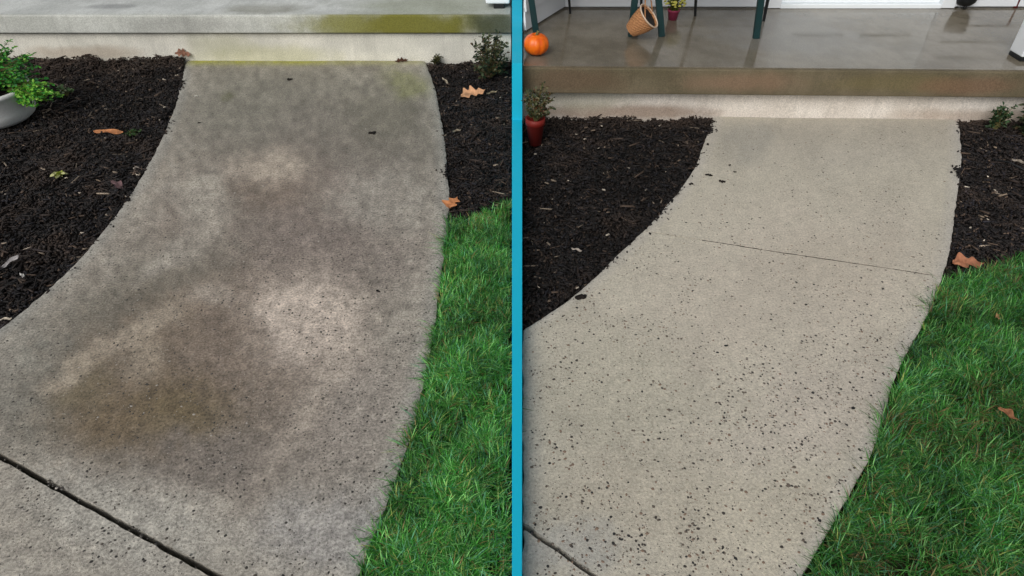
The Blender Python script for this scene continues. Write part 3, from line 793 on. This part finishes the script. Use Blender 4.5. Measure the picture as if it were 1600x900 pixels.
# ================================================================== THINGS ON THE PORCHES
# --- two dark green chairs: only their legs come into the picture
def chair(name, label, fl, fr, rl, rr, lean_l, lean_r):
    """feet given; seat 0.42 above the floor, slatted back"""
    t = tag(empty(name, (fl + fr + rl + rr) / 4), label, 'chair', 'dark green porch chairs')
    H = 0.40
    up = Vector((0, 0, H))
    tops = [fl + up + Vector((lean_l * H, 0.02, 0)), fr + up + Vector((lean_r * H, 0.02, 0)), rl + up + Vector((-0.06, -0.05, 0)), rr + up + Vector((-0.03, -0.05, 0))]
    bar('front_leg', fl, tops[0], 0.036, 0.024, M['green_wood'], t, Vector((0, 1, 0)))
    bar('front_leg', fr, tops[1], 0.036, 0.024, M['green_wood'], t, Vector((0, 1, 0)))
    bar('rear_leg', rl, tops[2], 0.013, 0.016, M['dark_metal'], t, Vector((0, 1, 0)), 0.001, 0.022, 0.022)
    bar('rear_leg', rr, tops[3], 0.013, 0.016, M['dark_metal'], t, Vector((0, 1, 0)), 0.001, 0.022, 0.022)
    a, b, c_, d_ = tops
    bar('apron', a - up * 0.08, b - up * 0.08, 0.02, 0.05, M['green_wood'], t)
    for k in range(6):
        u = k / 5
        p0 = a.lerp(c_, u) + Vector((-0.02, 0, 0.012)); p1 = b.lerp(d_, u) + Vector((0.02, 0, 0.012))
        bar('seat_slat', p0, p1, 0.055, 0.018, M['green_wood'], t)
    for e0, e1 in ((a, c_), (b, d_)):
        bar('arm_post', e0 + Vector((0, 0.02, 0.025)), e0 + Vector((0, 0.02, 0.235)), 0.035, 0.024, M['green_wood'], t, Vector((0, 1, 0)))
        bar('arm', e0 + Vector((0, -0.02, 0.245)), e1 + Vector((0, 0.0, 0.245)), 0.06, 0.018, M['green_wood'], t)
    for k in range(5):
        u = (k + 0.5) / 5
        p0 = c_.lerp(d_, u) + Vector((0, -0.01, 0.03))
        bar('back_slat', p0, p0 + Vector((0, 0.04, 0.55)), 0.06, 0.016, M['green_wood'], t, Vector((0, 1, 0)))
    bar('back_rail', c_ + Vector((0, 0.012, 0.30)), d_ + Vector((0, 0.012, 0.30)), 0.016, 0.05, M['green_wood'], t)
    return t
chair('porch_chair', 'dark green wooden chair behind the pumpkin, left of the basket', P(838, 54, PZ), P(986, 57, PZ), P(891, 21, PZ), P(1001, 17, PZ), -0.17, 0.0)
chair('porch_chair', 'dark green wooden chair right of the basket, before the white wall', P(1034, 57, PZ), P(1181, 60, PZ), P(1086, 25, PZ), P(1193, 33, PZ), -0.22, -0.08)

# --- pumpkin
pb = P(838, 90, PZ) + Vector((0, 0.05, 0))
pum = tag(empty('pumpkin', pb), 'small round orange pumpkin on the wet porch beside the divider', 'pumpkin')
bm = bmesh.new()
prof = [(0.012, 0.006)] + [(0.069 * math.sin(a) ** 0.8, 0.056 - 0.055 * math.cos(a)) for a in np.linspace(0.35, math.pi - 0.22, 14)] + [(0.008, 0.098)]
add_lathe(bm, pb, prof, 60, None, True, lambda a, i: 1 - 0.055 * abs(math.cos(a * 5)) ** 6)
bm_obj('body', bm, M['pumpkin'], pum, True)
bm = bmesh.new()
add_tube(bm, [pb + Vector(q) for q in ((0, 0, 0.095), (0.003, 0, 0.112), (0.011, 0.002, 0.124))], [0.011, 0.007, 0.008], 7)
bm_obj('stem', bm, M['stem'], pum)

# --- tipped wicker basket leaning on the green leg
ax = Vector((0.55, -0.25, 0.58)).normalized()        # from its bottom to its mouth
bc = P(988, 66, PZ) + Vector((-0.005, 0.06, 0.048))
bk = tag(empty('basket', Vector((bc.x, bc.y, PZ))), 'brown wicker basket tipped against the green chair leg', 'basket')
RM = ax.to_track_quat('Z', 'Y').to_matrix()
hz = ax.cross(Vector((0, 0, 1))).normalized()
def weave(a, i): return 1 + 0.03 * math.sin(a * 12 + (i % 2) * math.pi)
bm = bmesh.new()
outer = [(0.040 + 0.030 * t + 0.006 * math.sin(3.1 * t), 0.13 * t) for t in np.linspace(0, 1, 17)]
inner = [(r - 0.006, z) for r, z in outer[::-1] if z > 0.012]
add_lathe(bm, bc, [(0.002, 0.0)] + outer + inner + [(0.002, 0.014)], 48, RM, True, weave)
bm_obj('body', bm, M['wicker'], bk)
bm = bmesh.new()
ring = [bc + RM @ Vector((0.073 * math.cos(a), 0.073 * math.sin(a), 0.131)) for a in np.linspace(0, 2 * math.pi, 37)]
add_tube(bm, ring, 0.0045, 6)
bm_obj('rim', bm, M['wicker_pale'], bk, True)
bm = bmesh.new()
add_lathe(bm, bc, [(0.060, 0.118), (0.064, 0.122), (0.002, 0.119)], 24, RM)  # black disc across the mouth stands for the shade inside
bm_obj('mouth_shade', bm, M['black'], bk)
bm = bmesh.new()
add_tube(bm, [bc + ax * 0.13 + hz * 0.072 * math.cos(a) + Vector((-0.02, 0.03, 0.12)) * math.sin(a) for a in np.linspace(0, math.pi, 17)], 0.0035, 6)
bm_obj('handle', bm, M['wicker'], bk, True)

# --- leaf helper: many small folded leaves in one mesh
def leaf_mesh(name, base, dirs, L, W, cols, droop=0.25):
    n = len(base)
    dn = dirs / np.linalg.norm(dirs, axis=1, keepdims=True)
    up = np.tile([0, 0, 1.0], (n, 1)) + rng.normal(0, 0.5, (n, 3))
    sd = np.cross(dn, up); sd /= np.linalg.norm(sd, axis=1, keepdims=True) + 1e-9
    nn = np.cross(sd, dn)
    L = L[:, None]; W = W[:, None]
    m = base + dn * L * 0.5 - nn * W * 0.12
    t = base + dn * L - np.array([0, 0, 1.0]) * L * droop
    l = base + dn * L * 0.42 + sd * W * 0.5 + nn * W * 0.1
    r = base + dn * L * 0.42 - sd * W * 0.5 + nn * W * 0.1
    l2 = base + dn * L * 0.75 + sd * W * 0.36 - np.array([0, 0, 1.0]) * L * droop * 0.4
    r2 = base + dn * L * 0.75 - sd * W * 0.36 - np.array([0, 0, 1.0]) * L * droop * 0.4
    v = np.stack([base, l, r, m, l2, r2, t], 1)
    tri = np.array([(0, 3, 1), (0, 2, 3), (1, 3, 4), (3, 2, 5), (3, 5, 6), (3, 6, 4)])
    f = (tri[None] + (np.arange(n) * 7)[:, None, None]).reshape(-1, 3)
    return np_mesh(name, v.reshape(-1, 3), f, np.repeat(cols, 7, 0))
def pick(pal, n, pr=None):
    a = np.array([lin(*q) for q in pal])
    return a[rng.choice(len(pal), n, p=pr)] * (0.75 + 0.5 * rng.random((n, 1)))
def bushy(parent, root, spread, nst, per, L, W, pal, pr=None, stemc='stem', up=0.5, centre=None, stem_r=0.003):
    """stems fan out from root to points in an ellipsoid; leaves sit along their outer half"""
    root = Vector(root); cen = Vector(centre) if centre else root + Vector((0, 0, spread[2]))
    bm = bmesh.new(); B = []; Dd = []
    for i in range(nst):
        q = rng.normal(0, 1, 3); q /= np.linalg.norm(q); q *= rng.random() ** 0.33
        tip = cen + Vector((q[0] * spread[0], q[1] * spread[1], q[2] * spread[2]))
        mid = root.lerp(tip, 0.5) + Vector((0, 0, 0.25 * (tip - root).length * up))
        add_tube(bm, [root, mid, tip], [stem_r, stem_r * 0.7, stem_r * 0.4], 4)
        for k in range(per):
            t = 0.45 + 0.55 * rng.random()
            p_ = root.lerp(mid, t).lerp(mid.lerp(tip, t), t)
            dv = (tip - mid).normalized() * 0.5 + Vector(rng.normal(0, 0.8, 3))
            dv.z = abs(dv.z) * up
            B.append(p_); Dd.append(dv)
    bm_obj('stems', bm, M['stem'], parent)
    B = np.array(B); Dd = np.array(Dd); n = len(B)
    me = leaf_mesh('foliage', B, Dd, L[0] + (L[1] - L[0]) * rng.random(n), W[0] + (W[1] - W[0]) * rng.random(n), pick(pal, n, pr))
    return tag(link('foliage', me, M['leaf'], parent, True), kind='stuff')

# --- yellow flowering plant in a magenta pot behind the green leg
fb = P(1052, 33, PZ) + Vector((0, 0.03, 0))
fp = tag(empty('flower_pot', fb), 'yellow flowering plant in a small magenta pot between the chair legs', 'potted plant')
bm = bmesh.new()
add_lathe(bm, fb, [(0.026, 0.001), (0.034, 0.05), (0.038, 0.052), (0.038, 0.062), (0.033, 0.062), (0.03, 0.052)], 24)
bm_obj('pot', bm, M['magenta'], fp, True)
bushy(fp, fb + Vector((0, 0, 0.05)), (0.065, 0.06, 0.05), 30, 14, (0.012, 0.022), (0.007, 0.012), [(92, 104, 42), (70, 86, 36), (120, 124, 50)])
B = []
for i in range(70):
    q = rng.normal(0, 1, 3); q /= np.linalg.norm(q); q[2] = abs(q[2])
    B.append(np.array(fb) + np.array([0, 0, 0.09]) + q * np.array([0.062, 0.06, 0.062]))
bm = bmesh.new()
for b_ in B:
    add_lathe(bm, b_, [(0.002, -0.003), (0.009, 0.0), (0.007, 0.005), (0.002, 0.006)], 7)
bm_obj('blossoms', bm, simple('yellow petals', (206, 200, 96), 0.6, 0.25, 80, 0.2), fp)

# --- dark round pot and red pole against the white wall
dp = P(1503, 13, PZ) + Vector((0, -0.0, 0.0))
wp = tag(empty('wall_pot', dp), 'dark round bowl planter on the porch against the white trim', 'planter')

bm = bmesh.new()
add_lathe(bm, dp + Vector((0, 0, 0.024)), [(0.04, 0.0), (0.06, 0.02), (0.07, 0.06), (0.074, 0.11), (0.068, 0.11), (0.064, 0.08), (0.03, 0.05)], 28)
bm_obj('bowl', bm, M['black'], wp, True)
for a in (0.4, 2.5, 4.6):
    bm = bmesh.new()
    add_lathe(bm, dp + Vector((0.03 * math.cos(a), 0.03 * math.sin(a), 0)), [(0.006, 0.001), (0.009, 0.012), (0.01, 0.03)], 10)
    bm_obj('foot', bm, M['black'], wp, True)
rp = P(1586, 12, PZ)
pole = tag(empty('garden_stake', rp), 'slim dark red pole standing by the white porch post', 'pole')
bm = bmesh.new(); add_tube(bm, [rp + Vector((0, 0, 0.001)), rp + Vector((0.02, 0.04, 0.6)), rp + Vector((0.03, 0.075, 1.15))], 0.013, 10)
bm_obj('shaft', bm, M['red_paint'], pole, True)
bm = bmesh.new(); add_lathe(bm, rp + Vector((0.03, 0.075, 1.15)), [(0.014, 0), (0.017, 0.01), (0.017, 0.08), (0.01, 0.09)], 12)
bm_obj('grip', bm, M['black'], pole, True)

# --- white box on the left porch, cut off by the divider
wb = P(759, 14, PZ + 0.003)
bx = tag(empty('white_box', wb), 'white plastic box with a black foot on the mossy porch', 'box')
prism('body', [(wb.x, wb.y), (-0.015, wb.y), (-0.015, wb.y + 0.26), (wb.x, wb.y + 0.26)], PZ + 0.033, PZ + 0.34, M['door'], bx, 0.012, 3)
prism('foot', [(wb.x + 0.05, wb.y + 0.006), (-0.05, wb.y + 0.006), (-0.05, wb.y + 0.2), (wb.x + 0.05, wb.y + 0.2)], PZ + 0.004, PZ + 0.032, M['black'], bx, 0.003)
prism('lid', [(wb.x - 0.008, wb.y - 0.008), (-0.008, wb.y - 0.008), (-0.008, wb.y + 0.268), (wb.x - 0.008, wb.y + 0.268)], PZ + 0.341, PZ + 0.365, M['door'], bx, 0.006)

# ================================================================== PLANTS
GREEN = [(64, 146, 56), (98, 176, 72), (42, 108, 48), (140, 198, 86), (84, 142, 96)]
# white pot at the left edge
pc = P(-26, 204, -0.02) + Vector((0, 0.14, 0))
pot = tag(empty('potted_plant', pc), 'bushy bright green plant in a grey white pot at the left edge', 'potted plant')
bm = bmesh.new()
add_lathe(bm, pc, [(0.13, 0.0), (0.17, 0.008), (0.195, 0.03), (0.208, 0.07), (0.215, 0.16), (0.222, 0.165), (0.222, 0.185), (0.205, 0.185), (0.195, 0.15), (0.02, 0.15)], 48)
bm_obj('pot', bm, M['pot_white'], pot, True)
bm = bmesh.new()
add_lathe(bm, pc, [(0.195, 0.151), (0.19, 0.162), (0.1, 0.168), (0.005, 0.17)], 24)
bm_obj('potting_soil', bm, M['soil'], pot)
bushy(pot, pc + Vector((0, 0, 0.16)), (0.27, 0.24, 0.17), 150, 24, (0.016, 0.036), (0.009, 0.018), GREEN, [.34, .22, .2, .1, .14], up=0.5, centre=pc + Vector((0.05, 0.06, 0.27)))
bushy(pot, pc + Vector((0.1, 0.02, 0.16)), (0.13, 0.10, 0.07), 60, 26, (0.016, 0.034), (0.010, 0.02), [(132, 196, 70), (92, 172, 62), (66, 140, 60), (156, 206, 92)], up=0.5, centre=pc + Vector((0.30, -0.02, 0.15)))
# red clay pot beside the divider
rc = P(815, 236, -0.015) + Vector((-0.012, 0.085, 0))
rc.x = max(rc.x, 0.068 - 0.0)
rpot = tag(empty('potted_plant', rc), 'small leafy plant in a red clay pot beside the teal divider', 'potted plant')
rad = 0.078
rc = Vector((0.062 + 0.0, rc.y, rc.z))
def half(a, i): return 1.0
bm = bmesh.new()
cx = rc + Vector((0.0, 0, 0))
cx.x = 0.068 + 0.052
add_lathe(bm, cx - Vector((0.0, 0, 0)), [(0.034, 0.0), (0.046, 0.11), (0.051, 0.112), (0.051, 0.145), (0.045, 0.145), (0.043, 0.12), (0.004, 0.12)], 32)
bm_obj('pot', bm, M['terracotta'], rpot, True)
bushy(rpot, cx + Vector((0, 0, 0.12)), (0.085, 0.09, 0.10), 46, 14, (0.014, 0.028), (0.008, 0.014), [(74, 84, 56), (98, 104, 76), (52, 62, 40), (132, 124, 96), (104, 70, 48)], up=0.6, centre=cx + Vector((0.015, 0.01, 0.23)))
# shrubs and weeds in the beds
def shrub(name, label, root, spread, nst, per, L, W, pal, cat='shrub', centre=None, pr=None, group=None):
    t = tag(empty(name, root), label, cat, group)
    bushy(t, root, spread, nst, per, L, W, pal, pr, up=0.6, centre=centre)
    return t
DK = [(44, 62, 42), (70, 84, 58), (32, 44, 30), (98, 104, 78), (88, 72, 56)]
r_ = P(800, 128, -0.02) + Vector((-0.14, 0.06, 0))
shrub('garden_shrub', 'loose dark leafy shrub under the mossy porch beside the divider', r_, (0.14, 0.17, 0.15), 70, 16, (0.018, 0.04), (0.009, 0.018), DK, centre=r_ + Vector((0.0, 0.0, 0.15)))
r_ = P(733, 88, -0.01) + Vector((0, 0, 0))
shrub('garden_weed', 'spindly weed with blue green leaves against the pale foundation', r_, (0.12, 0.05, 0.07), 18, 9, (0.016, 0.03), (0.008, 0.014), [(58, 92, 66), (80, 112, 84), (120, 140, 90)], 'weed', r_ + Vector((0, -0.02, 0.09)))
r_ = P(677, 104, -0.02) + Vector((0.02, 0.0, 0))
shrub('garden_weed', 'small dark weed at the top right corner of the stained walk', r_, (0.035, 0.03, 0.05), 14, 8, (0.016, 0.03), (0.006, 0.012), [(62, 68, 42), (84, 84, 50), (50, 54, 36)], 'weed', r_ + Vector((0, 0, 0.05)))
r_ = P(1552, 206, -0.01)
shrub('garden_weed', 'upright green weed by the foundation right of the clean walk', r_, (0.05, 0.05, 0.09), 22, 12, (0.018, 0.034), (0.009, 0.016), [(40, 66, 40), (60, 90, 54), (30, 46, 30), (96, 120, 90)], 'weed', r_ + Vector((0, 0, 0.1)))
r_ = P(1608, 212, -0.01)
shrub('garden_shrub', 'dark low shrub at the right edge below the porch', r_, (0.14, 0.12, 0.12), 60, 15, (0.018, 0.036), (0.009, 0.017), DK, centre=r_ + Vector((0.02, 0.0, 0.11)))
r_ = P(207, 212, -0.02)
shrub('garden_weed', 'low green seedling in the mulch beside the tan leaf', r_, (0.06, 0.05, 0.015), 14, 7, (0.014, 0.026), (0.008, 0.014), [(50, 78, 40), (70, 98, 50), (36, 56, 30)], 'weed', r_ + Vector((0, 0, 0.02)))
r_ = P(96, 279, -0.02)
shrub('garden_weed', 'tiny yellow green seedling in the left mulch bed', r_, (0.03, 0.03, 0.02), 7, 4, (0.02, 0.032), (0.010, 0.018), [(170, 180, 80), (150, 164, 60), (206, 206, 150)], 'weed', r_ + Vector((0, 0, 0.03)))
r_ = P(105, 150, 0.0)
shrub('garden_weed', 'pale grey green sprig in the mulch below the white pot plant', r_, (0.05, 0.05, 0.03), 12, 8, (0.016, 0.03), (0.008, 0.014), [(110, 140, 96), (84, 120, 70), (140, 150, 116)], 'weed', r_ + Vector((0, 0, 0.04)))

# ================================================================== FALLEN LEAVES AND CRUMBS
def oak_leaf(name, label, pos, L, W, yaw, c, tilt=(0, 0), curl=0.2, lobes=3.5, group='fallen leaves'):
    n = 22
    v = []; fc = []; cols = []
    for i in range(n):
        t = i / (n - 1)
        w = W / 2 * max(0.04, math.sin(math.pi * t ** 0.8) ** 0.7 * (0.70 + 0.30 * math.cos(2 * math.pi * lobes * t + 0.7)))
        for j, s_ in enumerate((-1, -0.5, 0, 0.5, 1)):
            zz = curl * L * ((t - 0.5) ** 2 * 1.2 + 0.35 * s_ * s_ * (w / W) * 2) + 0.004 * math.sin(9 * t + s_ * 3)
            v.append((t * L - L / 2, s_ * w + 0.12 * W * math.sin(5 * t), zz))
            k = (0.45 + 0.35 * random.random() + 0.7 * float(vnoise(np.array([t * 6]), np.array([s_ * 2.0]), 1.0, L * 100)[0]))
            cols.append(lin(*c) * k * (0.8 if s_ == 0 else 1))
    for i in range(n - 1):
        for j in range(4):
            a = i * 5 + j
            fc.append((a, a + 1, a + 6, a + 5))
    v = np.array(v)
    m = np.array(Matrix.Rotation(yaw, 3, 'Z') @ Matrix.Rotation(tilt[0], 3, 'X') @ Matrix.Rotation(tilt[1], 3, 'Y'))
    v = v @ m.T
    v[:, 2] -= v[:, 2].min()
    me = np_mesh(name, v, np.array(fc), np.array(cols))
    o = link(name, me, M['dry_leaf'], None, True)
    o.location = pos
    return tag(o, label, 'leaf', group)
def bz(px, py):
    q = P(px, py, -0.01)
    q.z = float(bed_z(np.array([q.x]), np.array([q.y]))[0]) + 0.017
    return q
oak_leaf('fallen_leaf', 'tan oval leaf lying on the dark mulch left of the stained walk', bz(170, 205), 0.16, 0.06, 0.05, (188, 128, 86), (0.25, 0), 0.15, 1.0)
oak_leaf('fallen_leaf', 'brown leaf against the foundation at the top left of the stained walk', bz(292, 98) + Vector((0, -0.01, 0.005)), 0.10, 0.06, 0.1, (136, 98, 80), (0.9, 0), 0.3)
oak_leaf('fallen_leaf', 'curled dark leaf against the foundation above the stained walk', P(628, 96, 0.003), 0.085, 0.035, 0.25, (78, 52, 38), (0.7, -0.2), 0.5)
oak_leaf('fallen_leaf', 'pale orange oak leaf on mulch beside the divider shrub', bz(739, 152) + Vector((0, 0, 0.01)), 0.15, 0.10, 0.45, (206, 156, 118), (0.35, -0.2), 0.35)
oak_leaf('fallen_leaf', 'orange oak leaf on the right rim of the stained walk', P(706, 319, 0.004), 0.085, 0.075, 1.3, (198, 134, 90), (0.2, -0.15), 0.4, 2.5)
oak_leaf('fallen_leaf', 'pale grey leaf standing in the mulch at the left edge', bz(21, 416), 0.075, 0.03, 1.2, (176, 172, 172), (0.4, -0.3), 0.3, 1.0)
oak_leaf('fallen_leaf', 'small whitish leaf scrap in the mulch by the left edge', bz(36, 432), 0.03, 0.018, -0.5, (206, 204, 200), (0.2, 0), 0.2, 1.0)
oak_leaf('fallen_leaf', 'white leaf scrap at the lower tip of the left mulch bed', bz(9, 502), 0.05, 0.016, 0.3, (196, 186, 170), (0.3, 0), 0.2, 1.0)
oak_leaf('fallen_leaf', 'dull purple brown leaf in mulch at the stained walk left edge', bz(186, 292), 0.09, 0.045, -0.5, (104, 82, 84), (0.3, 0.1), 0.3, 1.5)
oak_leaf('fallen_leaf', 'small white leaf bit at the left mulch bed edge', bz(212, 261), 0.028, 0.02, 0.6, (200, 190, 178), (0.3, 0), 0.2, 1.0)
oak_leaf('fallen_leaf', 'slender pale leaf in the mulch at the top right of the stained walk', bz(696, 126), 0.08, 0.022, -1.0, (168, 158, 140), (0.3, 0.1), 0.2, 1.0)
oak_leaf('fallen_leaf', 'pale curled leaf low in the mulch beside the stained walk right edge', bz(713, 206), 0.06, 0.025, 0.8, (160, 148, 130), (0.4, 0.1), 0.4, 1.0)
oak_leaf('fallen_leaf', 'light brown leaf scrap in the mulch near the divider shrub', bz(768, 148), 0.08, 0.025, 0.7, (150, 134, 110), (0.3, 0), 0.3, 1.0)
oak_leaf('fallen_leaf', 'orange brown oak leaf between lawn and mulch right of the clean walk', bz(1508, 414) + Vector((0, 0, 0.012)), 0.13, 0.075, 0.1, (172, 116, 88), (0.4, 0), 0.3, 2.5)
oak_leaf('fallen_leaf', 'small tan leaf caught in the upper right lawn', P(1557, 498, 0.01), 0.05, 0.03, 0.9, (170, 138, 96), (0.5, 0.2), 0.4, 1.5)
oak_leaf('fallen_leaf', 'dull brown leaf caught in the right lawn at mid height', P(1572, 648, 0.008), 0.06, 0.028, -0.7, (150, 104, 74), (0.5, 0.2), 0.4, 1.5)
oak_leaf('fallen_leaf', 'pale leaf curl in the mulch at the right edge of the picture', bz(1590, 253), 0.06, 0.03, -0.4, (150, 140, 128), (0.4, 0), 0.5, 1.0)
oak_leaf('fallen_leaf', 'light scrap of leaf in the mulch left of the clean walk', bz(901, 392), 0.045, 0.018, -0.3, (170, 160, 150), (0.3, 0), 0.3, 1.0)
bm = bmesh.new()
q0, q1 = bz(1552, 248), bz(1600, 268)
add_tube(bm, [q0, q0.lerp(q1, 0.5) + Vector((0, 0, 0.012)), q1, q1 + (q1 - q0) * 0.6], [0.003, 0.004, 0.005, 0.006], 6)
tag(bm_obj('twig', bm, M['dark_metal']), 'thin black twig lying on the mulch at the right edge', 'twig')

def crumb(pos, s_, label, group, mat):
    bm = bmesh.new()
    for k in range(4):
        m = Matrix.Translation(Vector(pos) + Vector((random.uniform(-1, 1) * s_ * 0.8, random.uniform(-1, 1) * s_ * 0.5, s_ * 0.22))) @ Matrix.Rotation(random.random() * 6, 4, 'Z') @ Matrix.Diagonal((s_ * random.uniform(0.6, 1.1), s_ * random.uniform(0.3, 0.6), s_ * 0.35, 1))
        bmesh.ops.create_icosphere(bm, subdivisions=1, radius=1.0, matrix=m)
    for q in bm.verts: q.co += Vector((random.uniform(-1, 1), random.uniform(-1, 1), random.uniform(-.4, .4))) * s_ * 0.15
    return tag(bm_obj('mulch_crumb', bm, mat), label, 'mulch crumb', group)
GL = ['topmost of the mulch crumbs on the clean walk', 'dark mulch crumb second from the top on the clean walk', 'larger rightmost mulch crumb of the cluster on the clean walk', 'small mulch crumb at the rim of the clean walk below the cluster', 'mulch crumb on the left rim midway down the clean walk', 'lowest mulch crumb on the curved left rim, above the large clod', 'faint tiny crumb upper right of the mulch crumb cluster', 'tiny crumb right of the mulch crumb cluster on the clean walk']
for a, b, s_, gl in [q + (l_,) for q, l_ in zip(((1090, 257, .011), (1108, 274, .012), (1127, 284, .013), (1079, 288, .009), (1055, 304, .012), (1025, 339, .013), (1140, 258, .007), (1148, 269, .007)), GL)]:
    crumb(P(a, b, 0.0), s_, gl, 'mulch crumbs on the clean walk', M['soil'])
crumb(P(908, 466, 0.0), 0.02, 'large dark mulch clod on the clean walk beside the left bed', 'mulch crumbs on the clean walk', M['soil'])
crumb(P(1332, 638, 0.0), 0.007, 'black crumb among the pebbles near the right lawn', 'mulch crumbs on the clean walk', M['black'])
crumb(P(1135, 540, 0.0), 0.006, 'lone black crumb in the middle of the clean walk', 'mulch crumbs on the clean walk', M['black'])
crumb(P(452, 125, 0.0), 0.016, 'dark crumb on the stained walk near the porch', 'mulch crumbs on the stained walk', M['soil'])
crumb(P(583, 208, 0.0), 0.017, 'dark brown crumb on the upper right of the stained walk', 'mulch crumbs on the stained walk', M['soil'])
crumb(P(590, 455, 0.0), 0.007, 'small black crumb on the stained walk near the lawn', 'mulch crumbs on the stained walk', M['soil'])
crumb(P(312, 192, 0.0), 0.008, 'small dark crumb on the stained walk near its upper left edge', 'mulch crumbs on the stained walk', M['soil'])
oak_leaf('fallen_leaf', 'tiny white scrap on the upper left of the stained walk', P(307, 151, 0.003), 0.022, 0.016, 0.2, (206, 204, 194), (0.2, 0), 0.3, 1.0)
